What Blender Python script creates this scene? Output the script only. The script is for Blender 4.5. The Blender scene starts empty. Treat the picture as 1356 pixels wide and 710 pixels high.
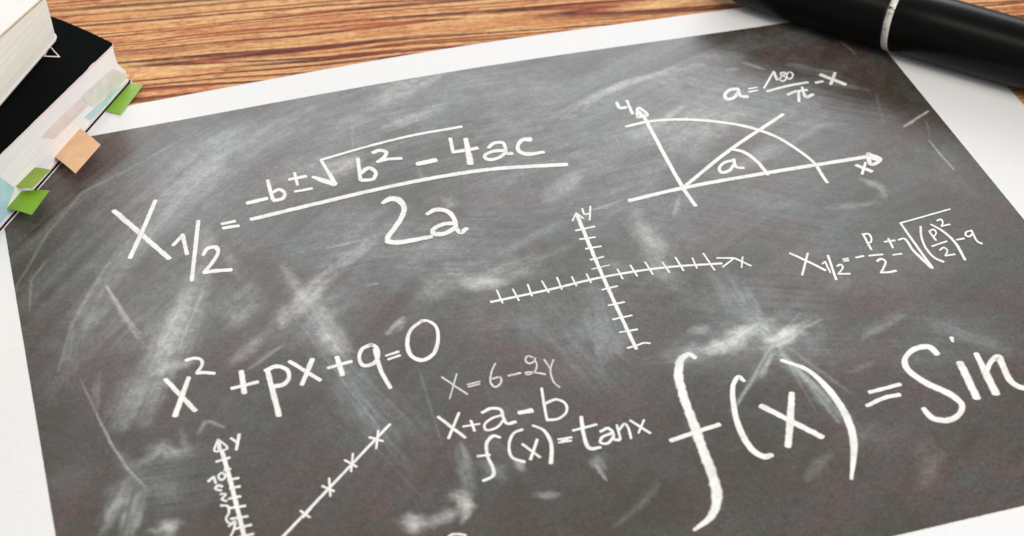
import bpy, bmesh, math, random
import numpy as np
from mathutils import Matrix, Vector

MM = 0.001
random.seed(7)
scene = bpy.context.scene
COL = scene.collection

# ------------------------------------------------------------------ camera
cam_data = bpy.data.cameras.new('camera')
cam = bpy.data.objects.new('camera', cam_data)
COL.objects.link(cam)
cam.location = (33.802*MM, -430.62*MM, 299.53*MM)
cam.rotation_euler = (0.8688, -0.0134, -0.2994)
cam_data.sensor_width = 36.0
cam_data.lens = 2511.76/1356*36.0
cam_data.clip_start = 0.01
cam_data.clip_end = 50.0
cam_data.dof.use_dof = True
cam_data.dof.focus_distance = 0.475
cam_data.dof.aperture_fstop = 20.0
scene.camera = cam

# ------------------------------------------------------------------ light
world = bpy.data.worlds.new('World')
scene.world = world
world.use_nodes = True
bg = world.node_tree.nodes['Background']
bg.inputs['Color'].default_value = (0.92, 0.95, 1.0, 1)
bg.inputs['Strength'].default_value = 0.34

def area(name, loc, target, sx, sy, power, col):
    l = bpy.data.lights.new(name, 'AREA')
    l.shape = 'RECTANGLE'; l.size = sx; l.size_y = sy; l.energy = power; l.color = col
    o = bpy.data.objects.new(name, l)
    COL.objects.link(o)
    o.location = loc
    o.rotation_euler = (Vector(target)-Vector(loc)).to_track_quat('-Z', 'Y').to_euler()
    return o
area('front_fill_light', (0.85, -1.10, 0.84), (0.12, -0.05, 0), 0.8, 0.7, 17.6, (1.0, 0.975, 0.945))  # added unseen fill from the front right, brightens the book sides
area('ceiling_lamp', (-0.16, -0.22, 1.05), (0.15, -0.06, 0), 0.30, 0.22, 2.4, (1.0, 0.88, 0.68))
area('window_light', (0.40, 1.30, 0.66), (0.15, 0.0, 0), 1.7, 0.55, 16.5, (0.93, 0.965, 1.0))

scene.view_settings.view_transform = 'Standard'
scene.view_settings.look = 'None'
scene.view_settings.exposure = 0.0
scene.view_settings.gamma = 1.0
scene.render.engine = 'CYCLES'

# ------------------------------------------------------------------ helpers
def srgb(r, g, b):
    f = lambda c: (c/255/12.92) if c/255 <= 0.04045 else ((c/255+0.055)/1.055)**2.4
    return (f(r), f(g), f(b), 1.0)

class NT:
    """small node-tree helper"""
    def __init__(self, name):
        self.m = bpy.data.materials.new(name)
        self.m.use_nodes = True
        self.t = self.m.node_tree
        self.b = self.t.nodes['Principled BSDF']
        self.tc = None
    def n(self, typ, **kw):
        nd = self.t.nodes.new(typ)
        for k, v in kw.items():
            setattr(nd, k, v)
        return nd
    def set(self, sock, v):
        if isinstance(v, bpy.types.NodeSocket):
            self.t.links.new(v, sock)
        else:
            sock.default_value = v
    def coord(self, which='Object'):
        if self.tc is None:
            self.tc = self.n('ShaderNodeTexCoord')
        return self.tc.outputs[which]
    def mapping(self, vec, scale=(1, 1, 1), rot=(0, 0, 0), loc=(0, 0, 0)):
        nd = self.n('ShaderNodeMapping')
        self.set(nd.inputs['Vector'], vec)
        nd.inputs['Scale'].default_value = scale
        nd.inputs['Rotation'].default_value = rot
        nd.inputs['Location'].default_value = loc
        return nd.outputs[0]
    def noise(self, vec, scale=1.0, detail=4.0, rough=0.55, dist=0.0):
        nd = self.n('ShaderNodeTexNoise')
        self.set(nd.inputs['Vector'], vec)
        nd.inputs['Scale'].default_value = scale
        nd.inputs['Detail'].default_value = detail
        nd.inputs['Roughness'].default_value = rough
        nd.inputs['Distortion'].default_value = dist
        return nd.outputs[0]
    def math(self, op, a, b=0.0, clamp=False):
        nd = self.n('ShaderNodeMath', operation=op, use_clamp=clamp)
        self.set(nd.inputs[0], a); self.set(nd.inputs[1], b)
        return nd.outputs[0]
    def ramp(self, fac, stops, interp='LINEAR'):
        nd = self.n('ShaderNodeValToRGB')
        nd.color_ramp.interpolation = interp
        e = nd.color_ramp.elements
        while len(e) < len(stops):
            e.new(0.5)
        for i, (p, c) in enumerate(stops):
            e[i].position = p
            e[i].color = c if isinstance(c, tuple) else (c, c, c, 1)
        self.set(nd.inputs[0], fac)
        return nd.outputs[0]
    def mix(self, fac, a, b, mode='MIX'):
        nd = self.n('ShaderNodeMix', data_type='RGBA', blend_type=mode)
        self.set(nd.inputs[0], fac); self.set(nd.inputs[6], a); self.set(nd.inputs[7], b)
        return nd.outputs[2]
    def bump(self, h, strength=0.3, dist=0.0002):
        nd = self.n('ShaderNodeBump')
        nd.inputs['Strength'].default_value = strength
        nd.inputs['Distance'].default_value = dist
        self.set(nd.inputs['Height'], h)
        self.set(self.b.inputs['Normal'], nd.outputs[0])
    def out(self, color=None, rough=None, spec=None, **kw):
        if color is not None: self.set(self.b.inputs['Base Color'], color)
        if rough is not None: self.set(self.b.inputs['Roughness'], rough)
        if spec is not None: self.set(self.b.inputs['Specular IOR Level'], spec)
        for k, v in kw.items():
            self.set(self.b.inputs[k.replace('_', ' ')], v)
        return self.m

def make_obj(name, verts, faces, mat, parent=None, smooth=False, mats=None, midx=None):
    me = bpy.data.meshes.new(name)
    me.from_pydata([tuple(v) for v in verts], [], [tuple(f) for f in faces])
    for m in (mats or [mat]):
        me.materials.append(m)
    if midx is not None:
        me.polygons.foreach_set('material_index', midx)
    if smooth:
        me.polygons.foreach_set('use_smooth', [True]*len(me.polygons))
    me.update()
    o = bpy.data.objects.new(name, me)
    COL.objects.link(o)
    if parent is not None:
        o.parent = parent
    return o

def tag(o, label=None, cat=None, group=None, kind=None):
    if label: o['label'] = label
    if cat: o['category'] = cat
    if group: o['group'] = group
    if kind: o['kind'] = kind
    return o

def empty(name, matrix):
    o = bpy.data.objects.new(name, None)
    o.empty_display_size = 0.01
    COL.objects.link(o)
    o.matrix_world = matrix
    return o

def lattice(nx, ny, seed):
    return np.random.default_rng(seed).random((nx, ny))
_LAT = lattice(256, 256, 3)
def vnoise(x, y):
    """smooth value noise on numpy arrays"""
    xi = np.floor(x).astype(int); yi = np.floor(y).astype(int)
    fx = x-xi; fy = y-yi
    fx = fx*fx*(3-2*fx); fy = fy*fy*(3-2*fy)
    g = lambda a, b: _LAT[a % 256, b % 256]
    return (g(xi, yi)*(1-fx)+g(xi+1, yi)*fx)*(1-fy)+(g(xi, yi+1)*(1-fx)+g(xi+1, yi+1)*fx)*fy
def fbm(x, y, o=4):
    s = np.zeros_like(x); a = 0.5; t = 0
    for k in range(o):
        s += a*vnoise(x*2**k+17.3*k, y*2**k+5.1*k); t += a; a *= 0.55
    return s/t

# ------------------------------------------------------------------ handwriting printed on the sheet: (width mm, points mm from the top left corner)
STROKES = [
 ('quadratic_formula', [
  (1.28, [(52.19,-44.26),(62.48,-66.9)]),
  (1.06, [(62.86,-43.16),(58.05,-53.85),(53.31,-63.93)]),
  (0.93, [(64.22,-62.13),(67.11,-58.86)]),
  (0.95, [(67.15,-58.64),(66.89,-66.59)]),
  (0.91, [(71.85,-54.39),(66.3,-76.7)]),
  ([0.71,1.13,1.21,0.83,0.93,0.88], [(70.6,-68.04),(72.24,-65.78),(74.08,-65.89),(74.32,-67.95),(72.24,-71.48),(69.64,-74.6)]),
  (1.15, [(69.64,-74.6),(72.32,-74.76),(76.13,-75.48)]),
  (0.98, [(77.25,-57.4),(80.56,-57.28)]),
  (0.99, [(77.27,-59.12),(81.07,-59.37)]),
  (1.22, [(84.94,-51.1),(90.02,-50.67)]),
  (0.85, [(91.73,-43.37),(91.53,-47.84),(91.45,-51.7)]),
  ([0.84,1.15,0.79,1.04,1.11], [(91.68,-48.83),(93.79,-48.06),(94.81,-50.02),(93.85,-51.85),(91.51,-52.07)]),
  (0.72, [(98.98,-42.36),(98.64,-47.64)]),
  (1.03, [(97.08,-44.78),(101.46,-44.68)]),
  (0.9, [(97.54,-50.03),(101.87,-50.05)]),
  ([1.23,1.24,1.25,1.27,1.3,1.32], [(84.6,-57.82),(97.81,-56.73),(117.35,-55.28),(133.48,-54.77),(148.89,-55.53),(167.65,-58.82)]),
  ([0.83,1.67,1.68], [(103.11,-45.41),(105.6,-47.9),(107.93,-50.05)]),
  ([1.1,0.74], [(108.04,-50.08),(106.71,-39.17)]),
  (0.82, [(106.71,-39.17),(118.86,-37.2),(131.95,-35.86),(145.81,-35.78)]),
  (0.87, [(116.05,-41.32),(114.57,-50.33)]),
  ([1.1,1.31,0.83,1.13,1.29], [(115.36,-47.57),(117.87,-46.08),(119.08,-48.39),(117.76,-50.8),(114.88,-50.52)]),
  ([1.15,1.24,0.92,0.89,0.99], [(120.41,-40.15),(122.16,-39.68),(123.76,-40.75),(123.09,-42.44),(120.59,-44.25)]),
  (0.99, [(120.59,-44.25),(122.91,-43.86),(126.93,-44.56)]),
  (1.55, [(130.4,-48.04),(132.96,-47.91),(135.31,-47.71)]),
  (0.84, [(141.52,-39.84),(140.57,-45.77)]),
  (1.22, [(140.57,-45.77),(143.52,-45.92),(147.19,-45.87)]),
  ([1.2,1.47], [(145.38,-41.14),(143.62,-51.87)]),
  ([0.97,1.15,1.1,0.81,0.98,1.24], [(150.07,-46.49),(152.18,-44.98),(154.26,-45.46),(154.29,-47.97),(154.04,-50.19),(155.28,-50.54)]),
  ([1.24,1.18,0.86,1.21,1.11,0.97], [(153.84,-48.84),(151.05,-48.36),(148.13,-49.52),(148.46,-51.29),(151.35,-51.41),(154.04,-49.59)]),
  ([1.74,1.27,0.89,1.13,1.38,1.13], [(161.75,-46.02),(159.75,-45.67),(157.69,-47.92),(157.48,-50.36),(159.15,-51.92),(163.48,-52.22)]),
  ([1.11,1.7,1.72,1.34,1.34,1.36,1.25,1.02], [(117.77,-61.06),(119.96,-60.03),(121.86,-61.06),(122.52,-64.16),(121.09,-67.63),(118.59,-71.01),(115.86,-74.28),(115.17,-75.87)]),
  ([1.65,1.6,1.39,1.1], [(115.17,-75.87),(116.76,-76.97),(121.51,-77.39),(126.12,-77.31)]),
  ([1.1,1.47,1.39,1.08,1.03,1.38,1.0], [(127.35,-68.55),(129.98,-67.47),(132.52,-68.87),(133.4,-72.36),(132.89,-76.41),(133.57,-77.88),(135.42,-76.69)]),
  ([1.39,1.32,1.05,1.3,1.32,1.21], [(132.97,-73.88),(130.04,-73.57),(127.18,-74.91),(127.03,-76.5),(129.64,-77.09),(132.76,-75.64)]),
 ]),
 ('angle_diagram', [
  ([0.79,1.04,1.13], [(189.54,-36.08),(189.56,-38.87),(191.25,-38.86)]),
  (0.82, [(192.52,-36.07),(191.91,-42.25)]),
  (0.99, [(194.5,-43.26),(193.49,-75.75),(193.87,-83.85)]),
  ([0.69,1.12,0.69,1.11], [(192.63,-43.98),(194.49,-40.15),(195.62,-43.88),(192.63,-43.98)]),
  (0.92, [(194.12,-41.72),(194.1,-43.26)]),
  ([1.16,1.19,1.23,1.25], [(178.31,-77.36),(193.35,-76.11),(216.23,-75.93),(245.71,-76.51)]),
  ([1.19,0.79,1.18,0.79], [(245.95,-75.3),(248.28,-78.51),(244.92,-79.9),(245.95,-75.3)]),
  (1.23, [(245.83,-76.97),(247.3,-78.45)]),
  ([0.94,0.99,1.04], [(193.5,-76.05),(211.14,-64.26),(231.49,-52.9)]),
  ([0.88,1.0,1.01,1.01,1.06,0.98,0.89,0.82,0.8,0.86], [(188.25,-47.2),(195.27,-46.65),(204.14,-48.1),(212.36,-51.26),(219.99,-55.82),(225.55,-61.91),(228.68,-68.7),(230.56,-75.06),(230.43,-81.29),(230.41,-83.97)]),
  ([1.03,1.02,0.94,0.97], [(211.68,-63.77),(214.47,-65.9),(216.25,-70.4),(216.88,-76.73)]),
  ([1.02,0.88,0.68,1.08,0.84,0.74], [(210.15,-68.64),(207.94,-68.88),(205.66,-70.77),(205.58,-72.61),(207.58,-72.53),(210.24,-70.03)]),
  ([0.72,0.88,1.12], [(210.78,-68.08),(210.14,-71.57),(211.8,-72.33)]),
  (1.09, [(240.88,-79.19),(243.66,-82.69)]),
  (0.67, [(243.78,-78.73),(240.71,-83.12)]),
 ]),
 ('conversion_formula', [
  ([1.28,1.05,0.77,1.32,0.95,0.83], [(224.0,-38.48),(221.65,-38.45),(219.49,-40.53),(219.5,-42.37),(221.55,-42.1),(224.03,-39.42)]),
  ([0.85,1.05,1.35], [(224.17,-38.41),(223.67,-41.97),(225.21,-42.6)]),
  (0.62, [(227.02,-39.27),(229.59,-39.13)]),
  (0.62, [(226.58,-40.66),(229.14,-40.53)]),
  (0.9, [(231.6,-41.64),(238.17,-40.71),(244.21,-40.57)]),
  (0.54, [(231.3,-40.05),(237.2,-33.13)]),
  (0.71, [(237.09,-33.22),(236.4,-37.3)]),
  ([0.68,0.5,0.5,0.54,0.41,0.68,0.39,0.45,0.44], [(240.15,-34.51),(238.96,-34.31),(238.45,-35.48),(239.19,-36.39),(238.94,-37.63),(237.63,-38.22),(237.17,-37.15),(238.92,-35.73),(240.17,-34.63)]),
  ([0.48,0.4,0.42,0.69,0.41,0.43,0.6], [(241.37,-34.48),(240.37,-35.16),(239.61,-36.74),(239.87,-37.76),(240.96,-37.22),(241.83,-35.55),(241.37,-34.48)]),
  ([0.82,0.91,0.96], [(236.44,-44.66),(238.91,-43.82),(242.49,-43.97)]),
  (0.71, [(239.87,-44.19),(238.03,-48.54)]),
  ([0.6,0.78,1.24,0.82], [(241.77,-42.26),(240.93,-45.29),(240.99,-47.04),(243.29,-46.28)]),
  (0.93, [(246.33,-41.38),(248.38,-41.23)]),
  (1.21, [(249.21,-38.14),(253.87,-44.28)]),
  (0.79, [(253.57,-38.26),(249.97,-43.2)]),
 ]),
 ('coordinate_axes', [
  ([0.94,0.91,0.87], [(163.61,-79.16),(162.07,-103.82),(161.02,-129.95)]),
  (0.49, [(161.75,-81.15),(163.64,-78.49)]),
  (0.55, [(163.64,-78.49),(164.75,-80.93)]),
  ([0.44,0.55,0.63], [(165.73,-77.12),(165.6,-79.52),(166.86,-79.49)]),
  (0.48, [(168.04,-76.79),(166.04,-82.07)]),
  (0.74, [(133.29,-104.82),(147.22,-104.47),(162.43,-103.66),(177.34,-104.36),(191.77,-106.78)]),
  (0.54, [(191.42,-104.55),(195.6,-105.73)]),
  (0.48, [(195.6,-105.73),(191.54,-108.1)]),
  (0.59, [(195.7,-105.94),(198.37,-109.56)]),
  (0.4, [(197.73,-105.86),(195.88,-109.6)]),
  (0.61, [(161.31,-85.05),(166.42,-84.78)]),
  (0.62, [(161.24,-88.54),(165.15,-88.8)]),
  (0.61, [(161.44,-92.45),(165.39,-92.54)]),
  (0.59, [(161.2,-96.73),(164.62,-96.51)]),
  (0.57, [(160.29,-108.06),(164.28,-107.78)]),
  (0.56, [(159.87,-113.85),(163.96,-113.71)]),
  (0.55, [(159.17,-118.85),(164.05,-118.71)]),
  (0.55, [(159.25,-123.57),(163.59,-123.72)]),
  (0.33, [(160.33,-100.15),(164.95,-99.92)]),
  (0.52, [(159.17,-129.17),(161.7,-128.9),(163.55,-128.6),(164.81,-129.13)]),
  (0.45, [(135.85,-101.16),(135.85,-106.01)]),
  (0.45, [(139.66,-101.83),(139.86,-106.3)]),
  (0.44, [(143.64,-101.21),(143.33,-105.55)]),
  (0.47, [(147.29,-100.92),(147.61,-105.47)]),
  (0.45, [(151.24,-100.71),(150.98,-105.29)]),
  (0.46, [(154.77,-101.46),(154.76,-105.05)]),
  (0.46, [(158.55,-101.46),(158.52,-104.88)]),
  (0.47, [(166.38,-101.88),(166.41,-105.7)]),
  (0.48, [(169.92,-101.33),(170.16,-105.68)]),
  (0.49, [(173.8,-101.24),(174.05,-106.16)]),
  (0.49, [(177.9,-102.4),(178.15,-106.59)]),
  (0.49, [(181.64,-101.61),(181.76,-106.89)]),
  (0.47, [(185.58,-102.91),(185.23,-106.95)]),
  (0.5, [(188.82,-102.05),(189.11,-108.78)]),
 ]),
 ('reduced_quadratic_formula', [
  (0.69, [(209.58,-107.72),(212.54,-111.84),(215.35,-116.18)]),
  (0.55, [(213.84,-108.92),(209.1,-116.24)]),
  (0.41, [(215.6,-113.74),(216.64,-113.0)]),
  (0.46, [(216.64,-113.0),(216.15,-117.28)]),
  (0.59, [(218.31,-111.08),(216.4,-120.13)]),
  ([0.53,0.65,0.41,0.43], [(218.76,-115.52),(219.83,-115.16),(220.01,-116.17),(217.84,-118.28)]),
  (0.63, [(217.84,-118.28),(220.57,-118.98)]),
  (0.54, [(221.25,-113.48),(222.66,-113.51)]),
  (0.55, [(221.13,-114.19),(222.45,-114.27)]),
  (0.66, [(224.66,-113.78),(226.68,-113.68)]),
  (0.53, [(230.26,-105.96),(229.64,-112.03)]),
  ([0.65,0.65,0.43,0.48,0.67], [(230.08,-105.91),(231.59,-106.1),(231.55,-108.01),(230.5,-109.47),(229.72,-109.17)]),
  (0.63, [(228.1,-114.0),(231.54,-114.46)]),
  ([0.62,0.78,0.53,0.5,0.51], [(229.04,-116.51),(230.43,-115.94),(231.06,-116.94),(229.61,-119.12),(228.06,-120.67)]),
  (0.69, [(228.06,-120.67),(230.37,-121.11),(232.0,-121.06)]),
  (0.63, [(234.14,-110.12),(236.89,-110.29)]),
  (0.57, [(235.63,-109.17),(235.14,-112.84)]),
  (0.55, [(233.91,-115.36),(236.21,-115.56)]),
  ([0.54,0.59,0.77,0.9], [(237.86,-110.41),(239.44,-110.33),(239.59,-115.24),(240.92,-122.5)]),
  ([0.77,0.56], [(241.02,-122.6),(241.3,-104.43)]),
  (0.53, [(241.3,-104.43),(256.07,-102.72)]),
  ([0.52,0.53,0.59,0.7,0.78], [(245.66,-106.99),(244.1,-110.43),(243.01,-115.08),(243.43,-119.35),(244.78,-121.23)]),
  (0.52, [(246.78,-109.65),(246.84,-113.13)]),
  ([0.49,0.61,0.37,0.38], [(246.76,-109.48),(248.22,-109.05),(248.24,-110.45),(246.86,-111.75)]),
  (0.51, [(244.76,-114.98),(249.29,-114.21)]),
  ([0.5,0.66,0.43,0.41], [(245.95,-116.91),(247.41,-116.27),(247.75,-117.42),(246.32,-119.2)]),
  (0.69, [(246.32,-119.2),(248.8,-119.39)]),
  ([0.57,0.79,0.74,0.64], [(248.51,-107.03),(250.13,-110.22),(251.02,-115.09),(250.25,-122.05)]),
  ([0.5,0.62,0.38,0.37], [(250.63,-106.15),(251.83,-105.86),(251.74,-107.17),(250.68,-108.43)]),
  (0.55, [(250.68,-108.43),(253.17,-108.36)]),
  (0.61, [(251.97,-114.45),(253.97,-114.41)]),
  ([0.63,0.5,0.45,0.62,0.48], [(257.23,-112.26),(255.91,-112.19),(254.96,-113.31),(255.42,-114.13),(256.88,-113.32)]),
  ([0.53,0.57,0.73], [(257.28,-111.96),(256.64,-116.56),(257.29,-117.51)]),
 ]),
 ('polynomial_equation', [
  (0.99, [(54.65,-109.08),(59.42,-121.16)]),
  ([0.96,1.25], [(59.84,-110.01),(54.77,-121.47)]),
  ([0.97,0.98,0.78,0.69,0.75], [(60.21,-104.24),(61.91,-103.97),(63.5,-104.91),(63.5,-106.7),(61.84,-109.07)]),
  (0.89, [(61.84,-109.07),(63.53,-109.42),(65.67,-110.37)]),
  (1.11, [(71.7,-111.4),(71.01,-118.66)]),
  (0.87, [(68.49,-116.39),(74.62,-115.95)]),
  ([1.02,1.19], [(77.49,-112.43),(76.99,-128.01)]),
  ([1.14,1.2,0.95,0.82,1.08,1.16], [(77.05,-112.84),(79.53,-112.11),(81.65,-113.67),(81.71,-116.54),(80.03,-118.4),(77.44,-118.46)]),
  (0.94, [(82.93,-111.34),(88.31,-119.5)]),
  ([1.09,0.96], [(88.15,-112.12),(84.02,-119.74)]),
  (1.04, [(93.73,-113.0),(93.56,-119.31)]),
  (0.87, [(90.92,-116.06),(96.58,-115.42)]),
  ([1.05,0.89,0.77,1.03,0.98,0.78,0.84,1.04], [(102.27,-111.21),(99.92,-112.1),(98.56,-115.07),(98.95,-117.6),(101.22,-117.58),(102.93,-115.36),(103.17,-112.28),(102.12,-111.17)]),
  (0.89, [(102.74,-112.94),(102.33,-119.85),(102.99,-126.53)]),
  (0.65, [(104.66,-115.87),(107.83,-115.32)]),
  (0.64, [(104.84,-117.25),(107.81,-116.65)]),
  ([0.78,0.79,0.81,0.92,1.16,0.86,0.71,0.7,0.81,0.94], [(115.67,-106.67),(112.52,-108.9),(110.46,-113.25),(110.31,-117.63),(112.17,-119.66),(114.92,-118.76),(117.47,-114.54),(118.36,-109.34),(116.95,-106.97),(115.56,-106.64)]),
 ]),
 ('linear_equation', [
  (0.5, [(115.14,-126.33),(119.19,-133.46)]),
  (0.37, [(118.72,-126.24),(114.92,-133.7)]),
  (0.57, [(120.08,-130.39),(123.05,-130.2)]),
  (0.56, [(120.07,-131.15),(122.77,-130.96)]),
  ([0.48,0.47,0.47,0.65,0.48,0.61,0.64], [(128.21,-125.4),(126.43,-128.13),(125.32,-131.48),(125.94,-132.96),(127.58,-131.92),(127.85,-130.16),(126.13,-130.19)]),
  (0.64, [(129.79,-130.27),(132.77,-130.15)]),
  ([0.58,0.56,0.42,0.6,0.48,0.42], [(137.06,-125.97),(136.1,-125.21),(135.15,-126.35),(135.58,-127.72),(137.09,-127.23),(137.56,-126.27)]),
  ([0.43,0.41,0.46,0.57,0.46,0.59,0.59], [(137.27,-126.66),(137.2,-128.59),(136.17,-130.45),(134.22,-131.19),(133.85,-130.47),(134.97,-130.49),(138.09,-132.18)]),
  (0.46, [(139.36,-127.42),(139.8,-131.06)]),
  ([0.42,0.44,0.51,0.61], [(141.44,-128.03),(139.63,-131.24),(139.21,-135.34),(139.9,-137.14)]),
 ]),
 ('sum_equation', [
  (0.66, [(110.9,-138.43),(114.92,-146.44)]),
  (0.57, [(115.74,-138.54),(111.32,-145.59)]),
  (0.48, [(115.4,-142.98),(119.21,-143.23)]),
  (0.51, [(117.6,-141.66),(117.49,-145.04)]),
  ([0.71,0.77,0.68,0.58,0.73,0.75], [(120.68,-140.0),(122.99,-139.28),(124.95,-140.23),(124.83,-142.7),(125.09,-144.9),(127.02,-144.88)]),
  ([0.61,0.57,0.47,0.61,0.56,0.51], [(124.89,-141.98),(122.33,-142.33),(120.11,-143.86),(120.08,-145.52),(122.44,-145.42),(124.68,-143.53)]),
  ([0.97,1.25], [(128.58,-142.41),(131.6,-142.49)]),
  (0.56, [(135.91,-136.27),(134.85,-141.22),(133.95,-146.12)]),
  ([0.67,0.72,0.57,0.52,0.64,0.7], [(134.99,-141.26),(138.08,-140.75),(139.49,-142.58),(138.94,-145.02),(136.39,-146.69),(133.88,-146.32)]),
 ]),
 ('tangent_function', [
  ([0.61,0.78,0.65,0.59,0.64,0.75,0.6], [(122.32,-148.56),(120.99,-147.66),(119.16,-149.13),(118.04,-153.26),(118.15,-157.13),(117.49,-159.15),(115.03,-159.99)]),
  (0.6, [(115.93,-152.63),(118.64,-152.94)]),
  ([0.7,0.61,0.54,0.61,0.7], [(127.75,-147.57),(125.59,-148.16),(123.53,-151.35),(123.09,-155.1),(125.24,-157.21)]),
  (0.54, [(126.41,-151.84),(128.94,-156.83)]),
  (0.6, [(129.99,-151.47),(126.72,-156.88)]),
  ([0.52,0.65,0.72,0.8,0.83], [(130.36,-147.03),(132.2,-149.1),(132.63,-152.6),(132.0,-155.62),(130.63,-159.22)]),
  (0.47, [(134.39,-152.77),(137.54,-152.98)]),
  (0.47, [(134.23,-153.72),(137.12,-153.93)]),
  (0.33, [(134.97,-153.37),(136.52,-153.39)]),
  ([0.71,0.76,0.92,0.67], [(141.59,-147.49),(140.26,-153.42),(140.27,-157.35),(142.6,-157.68)]),
  (0.6, [(138.44,-151.08),(144.1,-150.78)]),
  ([0.69,0.77,0.59,0.63,0.76], [(144.18,-153.13),(146.1,-152.6),(146.73,-154.09),(146.32,-156.28),(147.37,-156.72)]),
  ([0.69,0.63,0.61,0.69,0.61], [(146.4,-154.28),(143.99,-154.87),(143.07,-156.32),(144.4,-157.0),(146.32,-155.56)]),
  (0.46, [(148.36,-152.18),(147.65,-156.66)]),
  ([0.49,0.58,0.47,0.46], [(148.11,-154.06),(150.15,-152.34),(150.51,-153.53),(149.97,-157.06)]),
  (0.58, [(151.7,-151.7),(154.63,-156.7)]),
  (0.41, [(154.75,-152.37),(152.11,-155.96)]),
 ]),
 ('sine_function', [
  ([1.11,1.2,1.45,1.78,1.82,1.95,1.93,2.01,2.03,1.44,0.7], [(173.11,-136.63),(172.22,-135.11),(170.18,-135.99),(167.74,-139.86),(166.08,-147.02),(164.99,-156.11),(163.94,-164.93),(163.12,-172.61),(161.71,-178.56),(158.54,-183.41),(153.58,-186.06)]),
  (1.1, [(158.22,-160.12),(164.06,-159.24),(170.41,-158.47)]),
  ([0.79,1.12,0.95,1.09,1.27,1.39,1.46,1.03], [(181.1,-147.02),(180.44,-145.39),(178.5,-147.08),(176.16,-152.46),(174.27,-160.76),(174.44,-167.71),(176.11,-170.46),(178.02,-170.45)]),
  (1.38, [(181.69,-155.56),(190.88,-168.49)]),
  ([1.21,1.45,1.3], [(190.03,-153.66),(186.32,-161.34),(182.38,-169.08)]),
  ([0.9,1.11,1.46,1.59,1.58,0.57], [(192.09,-142.94),(196.53,-147.66),(198.73,-155.98),(198.67,-164.93),(196.84,-172.14),(191.65,-182.06)]),
  (0.98, [(207.1,-158.4),(215.09,-157.96)]),
  ([0.99,1.04,1.09], [(204.7,-162.23),(209.74,-160.98),(213.43,-161.04)]),
  ([1.35,1.67,1.38,1.12,1.45,1.72,1.71,1.29,1.18,1.5,1.48,1.17], [(227.9,-151.15),(227.28,-148.42),(223.77,-148.05),(220.14,-150.29),(218.93,-153.81),(221.06,-159.28),(224.51,-164.05),(225.58,-167.79),(223.59,-170.49),(220.08,-171.54),(217.2,-169.92),(216.65,-166.59)]),
  ([1.03,0.59], [(233.8,-146.86),(233.4,-148.25)]),
  (1.61, [(231.66,-155.2),(229.89,-167.03)]),
  ([1.23,1.81], [(236.78,-153.51),(234.71,-166.91)]),
  ([0.94,1.17,1.87,1.4,1.44,1.48,1.06], [(235.48,-160.48),(238.98,-156.79),(241.09,-156.03),(240.78,-158.89),(240.03,-164.38),(241.85,-167.06),(245.15,-166.9)]),
 ]),
 ('line_graph', [
  (0.41, [(62.64,-131.35),(61.33,-134.76),(64.11,-134.67),(62.64,-131.35)]),
  (0.86, [(62.55,-132.3),(62.48,-134.59)]),
  (0.55, [(65.41,-131.82),(66.42,-133.46)]),
  (0.61, [(67.43,-131.15),(65.87,-135.71)]),
  (0.86, [(62.81,-134.97),(62.9,-144.02),(62.73,-160.15),(62.55,-167.84)]),
  (0.57, [(58.32,-143.33),(59.68,-142.29)]),
  (0.5, [(59.68,-142.29),(59.79,-144.32)]),
  ([0.51,0.43,0.58,0.43,0.45], [(61.6,-141.52),(60.69,-142.37),(61.08,-143.7),(62.16,-142.97),(61.71,-141.55)]),
  ([0.6,0.63,0.48,0.6], [(60.95,-145.65),(60.08,-145.07),(59.41,-145.97),(60.51,-146.73)]),
  ([0.58,0.42,0.42,0.53], [(60.17,-147.73),(61.28,-148.06),(60.15,-149.35),(61.06,-150.06)]),
  ([0.56,0.46,0.42], [(59.65,-150.99),(60.98,-151.55),(60.95,-153.53)]),
  ([0.45,0.42,0.47,0.52], [(60.85,-153.66),(60.02,-155.01),(60.29,-156.26),(61.16,-156.94)]),
  ([0.51,0.49,0.43,0.44], [(60.17,-157.28),(61.67,-156.25),(61.04,-158.38),(60.05,-160.13)]),
  (0.56, [(100.07,-137.64),(70.77,-163.06),(64.27,-168.7)]),
  (0.6, [(61.05,-138.04),(64.03,-137.62)]),
  (0.6, [(62.28,-141.05),(63.55,-141.03)]),
  (0.59, [(62.48,-144.18),(64.76,-144.19)]),
  (0.59, [(62.41,-146.64),(64.55,-146.73)]),
  (0.58, [(61.66,-149.59),(64.11,-149.61)]),
  (0.57, [(61.16,-152.25),(64.59,-152.57)]),
  (0.57, [(60.95,-155.4),(64.49,-155.65)]),
  (0.56, [(61.34,-158.42),(64.75,-158.22)]),
  (0.55, [(61.61,-160.96),(64.69,-160.89)]),
  (0.55, [(61.83,-163.78),(64.9,-163.66)]),
  (0.58, [(94.66,-140.3),(97.22,-142.34)]),
  (0.44, [(97.08,-138.81),(95.25,-144.18)]),
  (0.53, [(87.89,-145.58),(89.87,-148.25)]),
  (0.44, [(90.06,-144.12),(88.41,-149.28)]),
  (0.53, [(81.47,-151.65),(83.54,-153.86)]),
  (0.43, [(83.4,-149.85),(82.47,-155.07)]),
  (0.48, [(75.49,-157.32),(76.98,-159.74)]),
  (0.49, [(77.76,-157.3),(75.52,-159.31)]),
 ]),
 ('partial_formula', [
  (0.5, [(103.55,-173.24),(104.49,-172.83),(105.86,-173.19),(107.15,-173.88)]),
 ]),
]
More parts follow.
